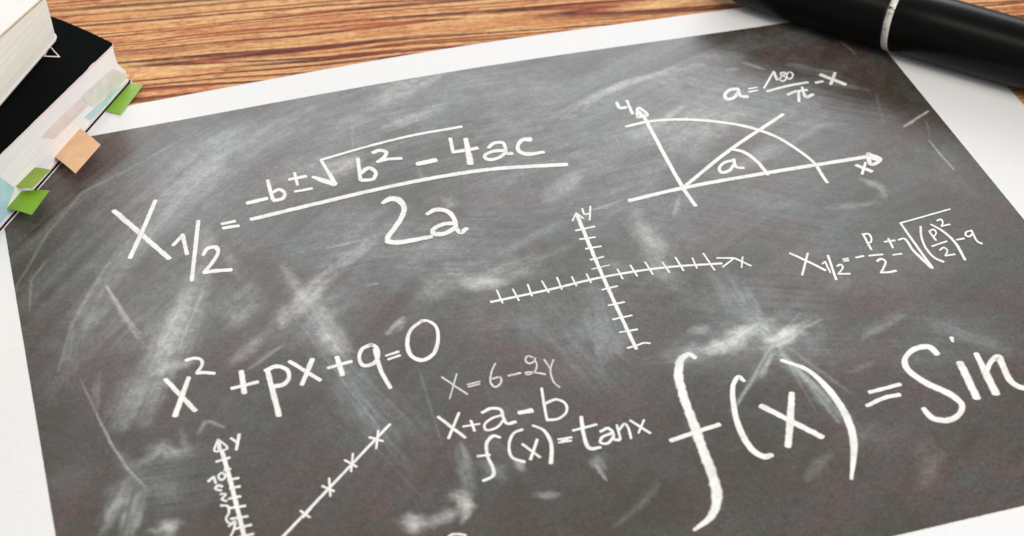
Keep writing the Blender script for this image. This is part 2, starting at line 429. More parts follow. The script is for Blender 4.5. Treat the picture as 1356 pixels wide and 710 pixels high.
# rubbed chalk dust: points (mm), width (mm), strength, streakiness, tone (0 cool grey, 1 white)
SMUDGES = [
 ([(32.9,-107.0),(38.0,-87.3),(48.7,-67.7),(63.6,-49.3),(79.3,-31.3),(93.4,-25.6)],6.89,0.22,0.7,0.3),
 ([(32.5,-101.7),(37.1,-84.3),(47.0,-66.6),(60.4,-51.5)],1.64,0.2,0.5,0.4),
 ([(24.5,-69.3),(35.1,-48.6),(45.7,-34.3),(57.9,-28.4),(74.5,-18.9)],1.28,0.22,0.4,0.3),
 ([(27.5,-77.6),(29.3,-65.8),(33.9,-58.6)],0.78,0.18,0.4,0.3),
 ([(33.9,-54.4),(51.4,-34.4),(77.0,-22.1)],8.13,0.08,0.6,0.2),
 ([(66.1,-45.3),(81.5,-30.3),(91.9,-23.4)],11.89,0.2,0.6,0.4),
 ([(69.9,-40.0),(82.8,-34.1)],4.08,0.2,0.8,0.5),
 ([(80.2,-26.5),(92.2,-16.5)],5.40,0.14,0.5,0.4),
 ([(46.6,-73.5),(48.3,-82.6),(50.9,-93.0)],1.65,0.5,0.5,0.9),
 ([(36.1,-103.5),(38.1,-115.3)],0.42,0.16,0.2,0.9),
 ([(38.1,-115.3),(40.0,-126.2),(42.4,-134.7),(45.1,-140.9)],0.84,0.34,0.5,0.9),
 ([(66.8,-76.7),(61.7,-88.8),(54.2,-104.2),(46.5,-121.0)],8.57,0.32,0.8,0.4),
 ([(64.1,-79.6),(59.2,-90.8),(52.8,-105.1)],4.51,0.38,0.5,0.8),
 ([(68.6,-81.0),(59.1,-99.8)],0.77,0.18,0.2,0.9),
 ([(51.2,-104.6),(43.4,-122.6)],7.19,0.18,0.9,0.3),
 ([(52.6,-106.3),(62.4,-105.3)],2.53,0.3,0.3,0.8),
 ([(40.2,-102.9),(38.1,-115.3)],1.69,0.2,0.5,0.3),
 ([(40.8,-85.4),(45.0,-81.0)],6.72,0.14,0.5,0.3),
 ([(83.4,-97.5),(90.7,-91.0),(99.5,-83.0)],5.31,0.42,0.4,0.9),
 ([(99.5,-83.0),(109.6,-76.5)],6.30,0.24,0.5,0.5),
 ([(88.5,-76.7),(90.7,-92.5)],3.82,0.3,0.5,0.6),
 ([(90.8,-91.9),(92.7,-105.0),(94.6,-112.3)],7.58,0.3,0.5,0.6),
 ([(92.8,-105.8),(94.3,-111.7)],4.23,0.35,0.3,1),
 ([(89.9,-97.2),(92.3,-114.2),(97.0,-138.5)],7.70,0.2,0.9,0.1),
 ([(87.3,-96.5),(92.8,-119.6),(99.0,-144.0)],0.56,0.14,0.2,0.4),
 ([(91.8,-100.6),(95.8,-125.7)],0.55,0.12,0.2,0.4),
 ([(73.1,-95.0),(79.5,-88.5)],8.23,0.22,0.5,0.3),
 ([(71.1,-107.4),(80.4,-100.2)],3.77,0.28,0.8,0.4),
 ([(73.5,-111.3),(81.9,-106.3)],1.83,0.2,0.8,0.4),
 ([(64.2,-95.1),(79.1,-82.7)],11.44,0.12,0.6,0.3),
 ([(69.6,-69.5),(73.1,-60.0)],4.25,0.2,0.5,0.6),
 ([(76.6,-67.1),(77.9,-79.4)],2.65,0.15,0.4,0.3),
 ([(122.4,-93.3),(133.8,-96.7),(147.3,-93.5)],8.11,0.34,0.5,0.8),
 ([(129.8,-97.2),(138.2,-97.9)],4.38,0.3,0.5,1),
 ([(106.9,-108.9),(112.0,-104.4)],1.89,0.38,0.3,0.6),
 ([(118.3,-100.1),(124.4,-96.2)],6.41,0.22,0.5,0.4),
 ([(117.8,-85.5),(130.8,-80.4)],10.26,0.12,0.4,0.2),
 ([(140.8,-88.7),(159.9,-80.8)],3.79,0.24,0.5,0.1),
 ([(146.6,-92.5),(159.2,-90.1)],2.66,0.15,0.6,0.4),
 ([(178.1,-84.6),(178.1,-97.0),(176.7,-107.0)],8.50,0.24,0.4,0.6),
 ([(178.7,-91.0),(180.3,-97.6)],4.19,0.2,0.3,0.9),
 ([(164.5,-97.6),(168.8,-101.8)],5.49,0.12,0.4,0.5),
 ([(177.2,-105.7),(178.8,-111.9)],6.78,0.15,0.4,0.3),
 ([(157.3,-112.1),(154.8,-130.0)],8.45,0.22,0.9,0.2),
 ([(154.1,-121.7),(152.4,-132.0)],2.52,0.2,0.9,0.2),
 ([(140.4,-112.2),(142.2,-118.2)],10.57,0.08,0.3,0.1),
 ([(173.7,-38.6),(186.8,-31.2),(198.0,-27.5),(212.4,-24.3)],2.39,0.34,0.4,0.7),
 ([(179.9,-34.9),(198.0,-27.5)],4.69,0.1,0.5,0.5),
 ([(218.1,-20.7),(231.7,-24.1)],4.54,0.12,0.5,0.4),
 ([(230.6,-26.6),(234.7,-31.1)],1.45,0.28,0.4,0.8),
 ([(224.2,-28.8),(227.5,-29.3)],2.19,0.2,0.3,0.8),
 ([(195.6,-49.6),(206.9,-42.2)],2.80,0.24,0.5,0.9),
 ([(195.7,-60.7),(210.2,-49.9),(220.5,-46.2)],9.41,0.26,0.6,0.8),
 ([(184.2,-72.9),(194.5,-63.8)],4.47,0.14,0.6,0.4),
 ([(210.7,-70.2),(224.4,-65.7)],6.05,0.2,0.5,0.6),
 ([(188.0,-54.6),(195.6,-51.4)],6.61,0.16,0.5,0.4),
 ([(168.5,-77.9),(171.4,-77.7),(175.6,-76.7)],1.69,0.36,0.4,0.7),
 ([(158.7,-70.3),(168.8,-61.5)],5.46,0.2,0.4,0.6),
 ([(187.4,-85.7),(191.6,-79.2)],1.75,0.22,0.4,0.5),
 ([(123.6,-18.8),(136.2,-13.6),(144.8,-11.7)],7.53,0.28,0.7,0.7),
 ([(127.5,-31.5),(144.0,-26.2)],3.94,0.32,0.7,0.8),
 ([(112.7,-26.4),(120.0,-21.6)],9.45,0.16,0.6,0.4),
 ([(118.1,-26.0),(115.8,-36.6)],0.40,0.14,0.1,0.9),
 ([(106.1,-44.3),(115.8,-38.9)],6.60,0.34,0.4,0.9),
 ([(97.1,-41.9),(107.8,-38.5)],8.93,0.12,0.4,0.4),
 ([(152.2,-34.5),(161.0,-33.4)],9.56,0.1,0.6,0.3),
 ([(130.3,-49.9),(129.7,-54.3)],2.17,0.2,0.3,0.6),
 ([(130.3,-64.7),(134.0,-62.0)],6.33,0.24,0.4,0.5),
 ([(100.2,-74.3),(110.6,-73.5)],1.14,0.3,0.3,0.7),
 ([(106.4,-90.6),(109.2,-90.5)],0.82,0.25,0.3,0.8),
 ([(104.1,-63.2),(111.4,-65.4)],11.94,0.1,0.4,0.3),
 ([(144.0,-62.3),(156.1,-62.5)],12.15,0.1,0.4,0.3),
 ([(239.3,-85.5),(242.6,-89.7),(241.6,-94.0)],2.90,0.32,0.4,0.3),
 ([(226.4,-94.0),(238.2,-95.0)],2.38,0.18,0.5,0.3),
 ([(229.1,-66.3),(239.0,-60.9),(245.7,-61.3)],2.59,0.18,0.4,0.3),
 ([(177.3,-135.4),(182.5,-134.3),(188.0,-131.5)],6.61,0.85,0.5,1),
 ([(176.4,-128.1),(179.7,-126.9)],3.15,0.45,0.5,0.7),
 ([(190.6,-136.3),(194.4,-135.5),(199.4,-133.6)],5.40,0.9,0.6,1),
 ([(195.8,-134.5),(204.3,-132.8)],2.81,0.35,0.6,0.6),
 ([(191.1,-129.6),(193.0,-134.3)],6.11,0.4,0.5,0.6),
 ([(172.9,-129.9),(189.6,-133.3),(202.7,-134.3)],19.30,0.22,0.6,0.2),
 ([(169.2,-136.8),(176.9,-136.4)],5.29,0.3,0.5,0.4),
 ([(191.6,-139.3),(195.3,-150.9),(197.6,-165.6)],5.14,0.28,0.9,0.2),
 ([(190.6,-139.8),(182.8,-147.3),(175.7,-154.2)],1.44,0.32,0.6,0.3),
 ([(190.8,-140.4),(185.4,-146.8)],1.59,0.3,0.5,0.4),
 ([(193.1,-141.1),(197.1,-155.3)],1.31,0.25,0.5,0.4),
 ([(191.2,-109.9),(191.0,-118.3),(190.3,-129.4)],8.02,0.2,0.8,0.2),
 ([(189.9,-115.1),(190.6,-123.9)],0.85,0.15,0.3,0.4),
 ([(213.0,-140.6),(226.2,-135.7)],3.03,0.22,0.6,0.2),
 ([(205.9,-151.4),(212.6,-149.6)],2.17,0.13,0.5,0.3),
 ([(233.2,-142.2),(246.3,-155.1)],7.06,0.2,0.6,0.15),
 ([(182.1,-179.8),(189.3,-173.4)],2.86,0.13,0.5,0.3),
 ([(212.0,-176.6),(206.8,-188.6)],3.96,0.08,0.5,1),
 ([(194.9,-172.1),(206.1,-171.7)],6.51,0.1,0.5,0.3),
 ([(214.4,-123.5),(219.1,-121.9)],5.55,0.16,0.3,0),
 ([(266.2,-79.5),(266.2,-96.5)],9.79,0.06,0.4,0.2),
 ([(108.2,-164.0),(110.1,-165.4)],5.45,0.62,0.4,1),
 ([(107.6,-169.6),(110.2,-166.3)],2.37,0.45,0.3,0.9),
 ([(97.4,-168.1),(100.1,-168.9)],5.07,0.5,0.4,0.7),
 ([(98.5,-168.4),(104.3,-168.2),(108.8,-165.9)],3.02,0.38,0.4,0.7),
 ([(113.0,-149.3),(111.5,-162.2)],2.98,0.24,0.9,0.2),
 ([(116.0,-156.6),(117.8,-159.5)],5.97,0.24,0.7,0.2),
 ([(124.1,-156.2),(124.5,-159.1)],2.32,0.3,0.6,0.9),
 ([(124.9,-167.6),(128.6,-168.2)],2.61,0.26,0.8,0.5),
 ([(139.3,-159.5),(139.8,-163.2)],3.99,0.32,0.6,0.2),
 ([(139.9,-162.5),(140.6,-167.4)],1.27,0.4,0.5,0.7),
 ([(149.5,-171.8),(145.8,-175.3),(137.8,-180.1)],2.29,0.1,0.5,0.3),
 ([(110.8,-122.4),(110.1,-135.0),(109.4,-147.5)],0.34,0.11,0.1,0.7),
 ([(90.4,-122.5),(95.2,-144.0),(101.3,-161.0)],0.54,0.08,0.2,0.4),
 ([(93.1,-122.3),(100.5,-151.5)],2.91,0.1,0.9,0.2),
 ([(40.7,-139.6),(34.3,-151.1)],4.52,0.42,0.9,0.4),
 ([(44.6,-141.9),(39.5,-152.7)],4.41,0.46,0.9,0.5),
 ([(45.1,-153.9),(48.0,-153.0)],5.03,0.55,0.4,0.8),
 ([(28.9,-137.2),(32.8,-133.8)],10.11,0.09,0.5,0.4),
 ([(45.9,-133.4),(50.2,-130.4),(51.2,-132.9),(55.4,-133.8)],3.10,0.42,0.5,0.5),
 ([(59.0,-128.4),(60.9,-125.3),(62.2,-125.4),(64.1,-128.0)],1.41,0.34,0.4,0.5),
 ([(55.4,-126.1),(55.8,-133.5)],1.64,0.16,0.5,0.4),
 ([(41.6,-129.3),(44.9,-139.7)],5.05,0.12,0.6,0.3),
 ([(48.8,-140.8),(50.4,-145.9)],4.00,0.12,0.5,0.4),
 ([(260.7,-66.9),(265.2,-64.6),(270.5,-62.1)],1.03,0.62,0.3,1),
 ([(264.5,-74.1),(264.5,-80.7),(264.9,-88.1)],0.75,0.5,0.4,0.9),
 ([(267.8,-65.7),(265.1,-73.9)],1.05,0.12,0.3,0.4),
 ([(243.0,-30.6),(249.1,-35.0),(254.7,-38.8)],3.03,0.18,0.5,0.4),
 ([(261.7,-23.8),(263.2,-31.0)],1.22,0.2,0.4,0.4),
 ([(248.4,-41.7),(259.0,-48.4)],2.98,0.14,0.5,0.3),
 ([(260.2,-50.7),(256.0,-64.2)],1.28,0.1,0.4,0.3),
 ([(55.2,-60.7),(82.2,-37.2),(108.8,-25.2)],35.38,0.23,0.75,0.2),
 ([(106.7,-34.8),(137.5,-26.8),(180.1,-27.7)],35.59,0.23,0.75,0.15),
 ([(141.1,-58.3),(171.4,-53.5),(202.0,-51.3)],39.77,0.23,0.7,0.15),
 ([(91.4,-68.6),(110.7,-68.3),(136.0,-75.8)],32.38,0.2,0.6,0.1),
 ([(86.7,-99.1),(102.2,-95.3)],28.23,0.19,0.7,0.15),
 ([(151.5,-89.4),(176.7,-96.6),(192.6,-107.0)],37.72,0.22,0.65,0.1),
 ([(118.5,-97.3),(143.7,-101.8)],27.41,0.17,0.7,0.2),
 ([(207.1,-38.3),(237.5,-60.8)],42.12,0.19,0.75,0.15),
 ([(202.0,-78.5),(235.7,-97.5)],34.87,0.14,0.65,0.1),
 ([(149.9,-117.7),(155.8,-138.2)],25.23,0.16,0.9,0.05),
 ([(181.8,-124.1),(201.5,-132.6)],29.77,0.19,0.7,0.1),
 ([(121.5,-138.3),(127.0,-154.6)],17.44,0.11,0.9,0.05),
 ([(44.1,-99.9),(60.9,-82.9)],22.02,0.16,0.9,0.25),
 ([(91.2,-119.1),(99.6,-141.7)],15.30,0.11,0.9,0.05),
 ([(35.3,-139.1),(51.1,-141.5)],20.14,0.11,0.9,0.2),
 ([(221.0,-140.9),(246.9,-148.4)],18.59,0.09,0.8,0.1),
 ([(212.9,-106.7),(246.9,-113.3)],26.13,0.09,0.65,0.1),
 ([(193.3,-136.3),(196.3,-165.2)],1.22,0.2,0.7,0.4),
 ([(193.3,-136.3),(192.9,-160.5)],0.97,0.18,0.7,0.4),
 ([(193.3,-136.3),(202.9,-157.0)],1.64,0.16,0.7,0.4),
 ([(193.3,-136.3),(176.6,-153.2)],0.90,0.2,0.7,0.4),
 ([(193.3,-136.3),(182.8,-147.3)],0.90,0.2,0.7,0.4),
 ([(193.3,-136.3),(205.6,-132.1)],1.78,0.3,0.7,0.4),
 ([(193.3,-136.3),(192.7,-125.9)],1.24,0.22,0.7,0.4),
 ([(193.3,-136.3),(194.3,-114.9)],1.60,0.14,0.7,0.4),
 ([(193.3,-136.3),(203.1,-128.8)],0.97,0.2,0.7,0.4),
 ([(193.3,-136.3),(184.2,-127.6)],2.09,0.2,0.7,0.4),
 ([(193.3,-136.3),(193.3,-149.0)],0.79,0.2,0.7,0.4),
 ([(193.3,-136.3),(186.1,-147.0)],0.70,0.2,0.7,0.4),
]

# ------------------------------------------------------------------ wooden table top
def wood_material():
    w = NT('wood_grain')
    v = w.mapping(w.coord(), rot=(0, 0, math.radians(7.5)))
    warp = w.noise(w.mapping(v, scale=(5, 14, 5)), detail=2)
    wv = w.n('ShaderNodeVectorMath', operation='MULTIPLY_ADD')
    w.set(wv.inputs[0], warp); wv.inputs[1].default_value = (0, 0.016, 0); w.set(wv.inputs[2], v)
    v2 = wv.outputs[0]
    rag = w.noise(w.mapping(v, scale=(170, 330, 1)), detail=3, rough=0.65)
    wr = w.n('ShaderNodeVectorMath', operation='MULTIPLY_ADD')
    w.set(wr.inputs[0], rag); wr.inputs[1].default_value = (0, 0.0006, 0); w.set(wr.inputs[2], v2)
    v2 = wr.outputs[0]
    bands = w.noise(w.mapping(v2, scale=(1.7, 84, 1)), detail=2, rough=0.45)
    tan, tan2 = srgb(240, 194, 136), srgb(212, 148, 94)
    red, dark = srgb(146, 58, 32), srgb(64, 18, 8)
    col = w.ramp(bands, [(0.26, red), (0.30, tan2), (0.345, tan), (0.372, dark), (0.392, tan2), (0.43, tan), (0.452, red), (0.462, dark),
                         (0.480, tan2), (0.515, tan), (0.532, dark), (0.545, red), (0.565, tan), (0.600, tan2), (0.614, dark), (0.636, tan2),
                         (0.68, tan), (0.695, red), (0.72, tan2)])
    # bundles of fine dark fibres
    fib = w.noise(w.mapping(v2, scale=(9, 330, 1)), detail=5, rough=0.75)
    zone = w.noise(w.mapping(v2, scale=(3, 26, 1), loc=(1, 8, 0)), detail=2)
    fm = w.math('MULTIPLY', w.ramp(fib, [(0.51, 0.0), (0.59, 1.0)]), w.ramp(zone, [(0.46, 0.03), (0.60, 0.8)]))
    col = w.mix(fm, col, srgb(150, 72, 38))
    blot = w.noise(w.mapping(v2, scale=(20, 90, 1), loc=(3, 1, 0)), detail=6, rough=0.72)
    col = w.mix(w.ramp(blot, [(0.52, 0.0), (0.63, 0.6)]), col, srgb(196, 104, 58))
    brk = w.noise(w.mapping(v, scale=(75, 330, 1), loc=(5, 2, 0)), detail=5, rough=0.8)
    col = w.mix(w.ramp(brk, [(0.52, 0.0), (0.64, 0.35)]), col, tan)
    brk2 = w.noise(w.mapping(v, scale=(60, 420, 1), loc=(9, 4, 0)), detail=5, rough=0.8)
    col = w.mix(w.ramp(brk2, [(0.53, 0.0), (0.62, 0.6)]), col, srgb(150, 66, 36))
    fine = w.noise(w.mapping(v2, scale=(330, 800, 1)), detail=4, rough=0.8)
    col = w.mix(0.8, col, w.ramp(fine, [(0.32, srgb(168, 134, 108)), (0.48, srgb(238, 228, 216)), (0.60, (1, 1, 1, 1))]), 'MULTIPLY')
    w.bump(bands, 0.2, 0.0005)
    return w.out(col, w.ramp(fib, [(0.3, 0.55), (0.7, 0.68)]), 0.14)

bm = bmesh.new()
bmesh.ops.create_cube(bm, size=1.0)
bmesh.ops.scale(bm, vec=(1.7, 1.1, 0.03), verts=bm.verts)
bmesh.ops.translate(bm, vec=(0.15, 0.02, -0.015), verts=bm.verts)
bmesh.ops.bevel(bm, geom=bm.edges[:], offset=0.003, segments=2, affect='EDGES')
me = bpy.data.meshes.new('table_top'); bm.to_mesh(me); bm.free()
table = bpy.data.objects.new('table_top', me); COL.objects.link(table)
me.materials.append(wood_material())
tag(table, 'reddish brown streaked wooden table top under the sheet and books', kind='structure')

# ------------------------------------------------------------------ the printed sheet (A4, arched a little between book and marker)
PW, PH = 297.0, 210.0
ML, MR, MT, MB = 25.12, 24.73, 10.85, 10.46
def paper_z(x, y):
    """height (mm) of the sheet at x to the right and y (negative) down from its top left corner"""
    s = np.clip((np.asarray(x, float)-30)/240, 0, 1)
    return 0.22 + 2.347*np.sin(np.pi*s)**2*np.exp(-np.clip(-np.asarray(y, float), 0, None)/70)

def dust_field(X, Y):
    D = np.zeros_like(X); T = np.zeros_like(X)
    rng = np.random.default_rng(11)
    brush = []
    for pts, w, s, st, tone in SMUDGES:
        P = np.array(pts, float)
        if w < 1.3:
            brush.append((P, w, s, st, tone)); continue
        for c in range(3):                       # every wipe is a few overlapping passes
            Q = P+rng.uniform(-1, 1, 2)*w*0.34
            d = (Q[-1]-Q[0])*rng.uniform(-.12, .22, 2)
            Q[0] -= d*0.5; Q[-1] += d*rng.uniform(0, 1)
            brush.append((Q, w*rng.uniform(.55, 1.0), s*rng.uniform(.42, .85), min(1, st*rng.uniform(.7, 1.4)), tone))
    for k, (P, w, s, st, tone) in enumerate(brush):
        pad = w*1.3+1
        xs, ys = X[:, 0], Y[0]
        i0, i1 = np.searchsorted(xs, [P[:, 0].min()-pad, P[:, 0].max()+pad])
        j0, j1 = np.searchsorted(-ys, [-(P[:, 1].max()+pad), -(P[:, 1].min()-pad)])
        if i1-i0 < 2 or j1-j0 < 2: continue
        x, y = X[i0:i1, j0:j1], Y[i0:i1, j0:j1]
        # wobble so that no edge is a clean capsule
        thin = w < 1.3
        w = max(w, 0.7)
        wob = max(0.15, w*(0.42 if not thin else 0.2))
        fr = 1.0/max(1.2, w*0.8)
        x_ = x+(fbm(x*fr+k*7.7, y*fr+3.1*k)-.5)*2*wob
        y_ = y+(fbm(x*fr+51+k*2.3, y*fr+11*k)-.5)*2*wob
        best = np.full(x.shape, 1e9); al = np.zeros_like(x); ac = np.zeros_like(x); tt = np.zeros_like(x)
        L = np.r_[0, np.cumsum(np.linalg.norm(np.diff(P, axis=0), axis=1))]
        for a in range(len(P)-1):
            d = P[a+1]-P[a]; l = np.linalg.norm(d); d = d/l
            rx, ry = x_-P[a, 0], y_-P[a, 1]
            t = np.clip(rx*d[0]+ry*d[1], 0, l)
            dist = np.hypot(rx-t*d[0], ry-t*d[1])
            m = dist < best
            best = np.where(m, dist, best)
            al = np.where(m, L[a]+rx*d[0]+ry*d[1], al)
            ac = np.where(m, -(x-P[a, 0])*d[1]+(y-P[a, 1])*d[0], ac)
            tt = np.where(m, (L[a]+t)/L[-1], tt)
        hard = 0.75+0.5*((k*0.37) % 1.0)
        taper = 0.42+0.58*np.sin(np.pi*np.clip(tt*0.92+0.04, 0, 1))**0.7
        prof = np.clip((1-best/(w*taper*(0.86 if not thin else 0.62)))*hard, 0, 1)
        prof = prof*prof*(3-2*prof)
        # strokes of a rag fade at both ends
        ends = np.clip(1.25-np.abs(tt-0.5)*1.3, 0.3, 1)
        streak = fbm(al/16+k*3.7, ac/0.7+k*9.1, 3)
        cloud = fbm(x/2.6+k*1.9, y/2.6+k*4.2, 5)
        tex = st*np.clip((streak-.30)*2.8, 0, 1.5)+(1-st)*np.clip((cloud-.26)*2.4, 0, 1.5)
        if thin: val = s*prof*(0.75+0.4*tex)
        else: val = np.clip(1.12*s*prof*ends*(0.18+0.85*tex)*np.clip(0.5+1.1*(cloud-.1), .3, 1.2), 0, .95)
        T[i0:i1, j0:j1] = np.where(D[i0:i1, j0:j1]+val > 1e-5, (T[i0:i1, j0:j1]*D[i0:i1, j0:j1]+tone*val)/(D[i0:i1, j0:j1]+val+1e-6), 0)
        D[i0:i1, j0:j1] = 1-(1-D[i0:i1, j0:j1])*(1-val)
    # the whole board was wiped in wide arcs: a thin veil everywhere
    r = np.hypot(X-330, Y+330); th = np.arctan2(Y+330, X-330)
    veil = fbm(r/2.2, th*4, 4)
    big = fbm(X/34+4, Y/34+9, 4)
    upper = np.clip(1.08+Y/150, 0.15, 1)
    veil = np.clip((veil-.28)*1.9, 0, 1)*np.clip((big-.28)*3.0, 0, 1.2)*upper
    fleck = np.clip((fbm(X/5+31, Y/5+8, 5)-.42)*3, 0, 1)*np.clip((fbm(X/40+1, Y/40+2, 3)-.35)*3, 0, 1)
    D = 1-(1-D)*(1-0.20*veil)*(1-0.12*fleck*upper)
    return D, T

def paper_material():
    w = NT('printed_paper')
    v = w.coord()
    sep = w.n('ShaderNodeSeparateXYZ'); w.set(sep.inputs[0], v)
    edge = w.noise(v, scale=2600, detail=1)
    eo = w.math('MULTIPLY', w.math('SUBTRACT', edge, 0.5), 0.00022)
    x = w.math('ADD', sep.outputs[0], eo); y = w.math('ADD', sep.outputs[1], eo)
    ins = w.math('MULTIPLY', w.math('GREATER_THAN', x, ML*MM), w.math('LESS_THAN', x, (PW-MR)*MM))
    ins = w.math('MULTIPLY', ins, w.math('MULTIPLY', w.math('LESS_THAN', y, -MT*MM), w.math('GREATER_THAN', y, -(PH-MB)*MM)))
    # printed slate ground: purple brown and green grey mottling
    m1 = w.noise(w.mapping(v, scale=(1, 1, 0)), scale=26, detail=6, rough=0.62)
    m2 = w.noise(w.mapping(v, scale=(1, 1, 0), loc=(2, 5, 0)), scale=60, detail=5, rough=0.65)
    gr = w.noise(w.mapping(v, scale=(1, 1, 0)), scale=1150, detail=3, rough=0.8)
    base = w.ramp(m1, [(0.36, srgb(60, 51, 38)), (0.47, srgb(69, 57, 48)), (0.57, srgb(80, 63, 59))])
    base = w.mix(w.ramp(m2, [(0.44, 0.0), (0.60, 0.8)]), base, srgb(68, 68, 61))
    grain = w.ramp(gr, [(0.28, 0.5), (0.5, 0.97), (0.72, 1.5)])
    base = w.mix(1.0, base, grain, 'MULTIPLY')
    g2 = w.noise(w.mapping(v, scale=(1, 1, 0), loc=(0.9, 0.3, 0)), scale=430, detail=4, rough=0.7)
    base = w.mix(1.0, base, w.ramp(g2, [(0.3, 0.78), (0.5, 1.0), (0.7, 1.22)]), 'MULTIPLY')
    at = w.n('ShaderNodeAttribute', attribute_name='chalk_dust')
    s2 = w.n('ShaderNodeSeparateXYZ'); w.set(s2.inputs[0], at.outputs['Vector'])
    cl = w.noise(w.mapping(v, scale=(1, 1, 0), loc=(0.4, 0.2, 0)), scale=420, detail=5, rough=0.7)
    d = w.math('MULTIPLY', s2.outputs[0], w.ramp(gr, [(0.25, 0.66), (0.75, 1.3)]))
    d = w.math('MULTIPLY', d, w.ramp(cl, [(0.32, 0.72), (0.68, 1.25)]), True)
    dcol = w.mix(s2.outputs[1], srgb(166, 182, 184), srgb(234, 229, 223))
    slate = w.mix(d, base, dcol)
    fib = w.noise(v, scale=900, detail=4)
    white = w.ramp(fib, [(0.3, (0.79, 0.785, 0.785, 1)), (0.7, (0.83, 0.825, 0.825, 1))])
    col = w.mix(ins, white, slate)
    w.bump(fib, 0.10, 0.00008)
    return w.out(col, w.math('SUBTRACT', 0.62, w.math('MULTIPLY', ins, 0.27)), w.math('ADD', 0.3, w.math('MULTIPLY', ins, 0.30)))

def build_sheet():
    nx, ny = 840, 594
    gx = np.linspace(0, PW, nx); gy = np.linspace(0, -PH, ny)
    X, Y = np.meshgrid(gx, gy, indexing='ij')
    Z = paper_z(X, Y)
    top = np.stack([X, Y, Z], -1).reshape(-1, 3)*MM
    idx = np.arange(nx*ny).reshape(nx, ny)
    q = np.stack([idx[:-1, :-1], idx[:-1, 1:], idx[1:, 1:], idx[1:, :-1]], -1).reshape(-1, 4)
    ring = np.r_[idx[:-1, 0], idx[-1, :-1], idx[:0:-1, -1], idx[0, :0:-1]]
    low = top[ring].copy(); low[:, 2] -= 0.16*MM
    k = len(ring); base = nx*ny
    side = np.array([[ring[i], ring[(i+1) % k], base+(i+1) % k, base+i] for i in range(k)])
    verts = np.vstack([top, low]); faces = np.vstack([q, side])
    me = bpy.data.meshes.new('printed_sheet')
    me.vertices.add(len(verts)); me.vertices.foreach_set('co', verts.ravel())
    me.loops.add(len(faces)*4); me.loops.foreach_set('vertex_index', faces.ravel().astype(np.int32))
    me.polygons.add(len(faces))
    me.polygons.foreach_set('loop_start', np.arange(0, len(faces)*4, 4, dtype=np.int32))
    me.polygons.foreach_set('loop_total', np.full(len(faces), 4, dtype=np.int32))
    sm = np.ones(len(faces), bool); sm[len(q):] = False
    me.polygons.foreach_set('use_smooth', sm)
    me.update(calc_edges=True); me.validate()
    D, T = dust_field(X, Y)
    vec = np.zeros((len(verts), 3), np.float32)
    vec[:nx*ny, 0] = D.ravel(); vec[:nx*ny, 1] = T.ravel()
    a = me.attributes.new('chalk_dust', 'FLOAT_VECTOR', 'POINT')
    a.data.foreach_set('vector', vec.ravel())
    me.materials.append(paper_material())
    o = bpy.data.objects.new('printed_sheet', me); COL.objects.link(o)
    return o
sheet = build_sheet()
tag(sheet, 'white sheet printed with a chalkboard full of mathematical formulas, lying on the table', 'printed sheet')

def chalk_material(name, lo, mid, hi, fade):
    w = NT(name)
    v = w.coord()
    g = w.noise(v, scale=1500, detail=4, rough=0.75)
    c = w.ramp(g, [(0.30, lo), (0.46, mid), (0.7, hi)])
    at = w.n('ShaderNodeAttribute', attribute_name='rim')
    n = w.noise(w.mapping(v, loc=(0.1, 0.7, 0)), scale=2600, detail=2, rough=0.7)
    big = w.noise(v, scale=260, detail=3)
    a = w.math('SUBTRACT', w.math('MULTIPLY', at.outputs['Fac'], 3.0), w.math('MULTIPLY', n, 0.9))
    a = w.math('MULTIPLY', w.math('ADD', a, 0.25, True), w.ramp(big, [(0.3, 1-fade), (0.6, 1.0)]))
    w.set(w.b.inputs['Alpha'], a)
    return w.out(c, 0.55, 0.4)
CHALK = chalk_material('white_chalk_print', srgb(216, 213, 208), srgb(242, 240, 236), srgb(248, 247, 244), 0.16)
CHALK_FAINT = chalk_material('faint_chalk_print', srgb(176, 174, 168), srgb(214, 211, 205), srgb(232, 229, 223), 0.35)

def resample(P, W, step=0.28):
    P = np.array(P, float); n = len(P)
    W = np.full(n, W, float) if np.isscalar(W) else np.array(W, float)
    out, ow = [], []
    for i in range(n-1):
        p0 = P[max(i-1, 0)]; p1 = P[i]; p2 = P[i+1]; p3 = P[min(i+2, n-1)]
        l = np.linalg.norm(p2-p1); k = max(2, int(l/step))
        # centripetal spline
        t0 = 0; t1 = t0+max(np.linalg.norm(p1-p0), 1e-4)**.5; t2 = t1+max(np.linalg.norm(p2-p1), 1e-4)**.5; t3 = t2+max(np.linalg.norm(p3-p2), 1e-4)**.5
        for t in np.linspace(t1, t2, k, endpoint=(i == n-2)):
            A1 = (t1-t)/(t1-t0)*p0+(t-t0)/(t1-t0)*p1 if i > 0 else p1
            A2 = (t2-t)/(t2-t1)*p1+(t-t1)/(t2-t1)*p2
            A3 = (t3-t)/(t3-t2)*p2+(t-t2)/(t3-t2)*p3 if i < n-2 else p2
            if i > 0: B1 = (t2-t)/(t2-t0)*A1+(t-t0)/(t2-t0)*A2
            else: B1 = A2
            if i < n-2: B2 = (t3-t)/(t3-t1)*A2+(t-t1)/(t3-t1)*A3
            else: B2 = A2
            out.append((t2-t)/(t2-t1)*B1+(t-t1)/(t2-t1)*B2)
            f = (t-t1)/(t2-t1); ow.append(W[i]*(1-f)+W[i+1]*f)
    return np.array(out), np.array(ow)

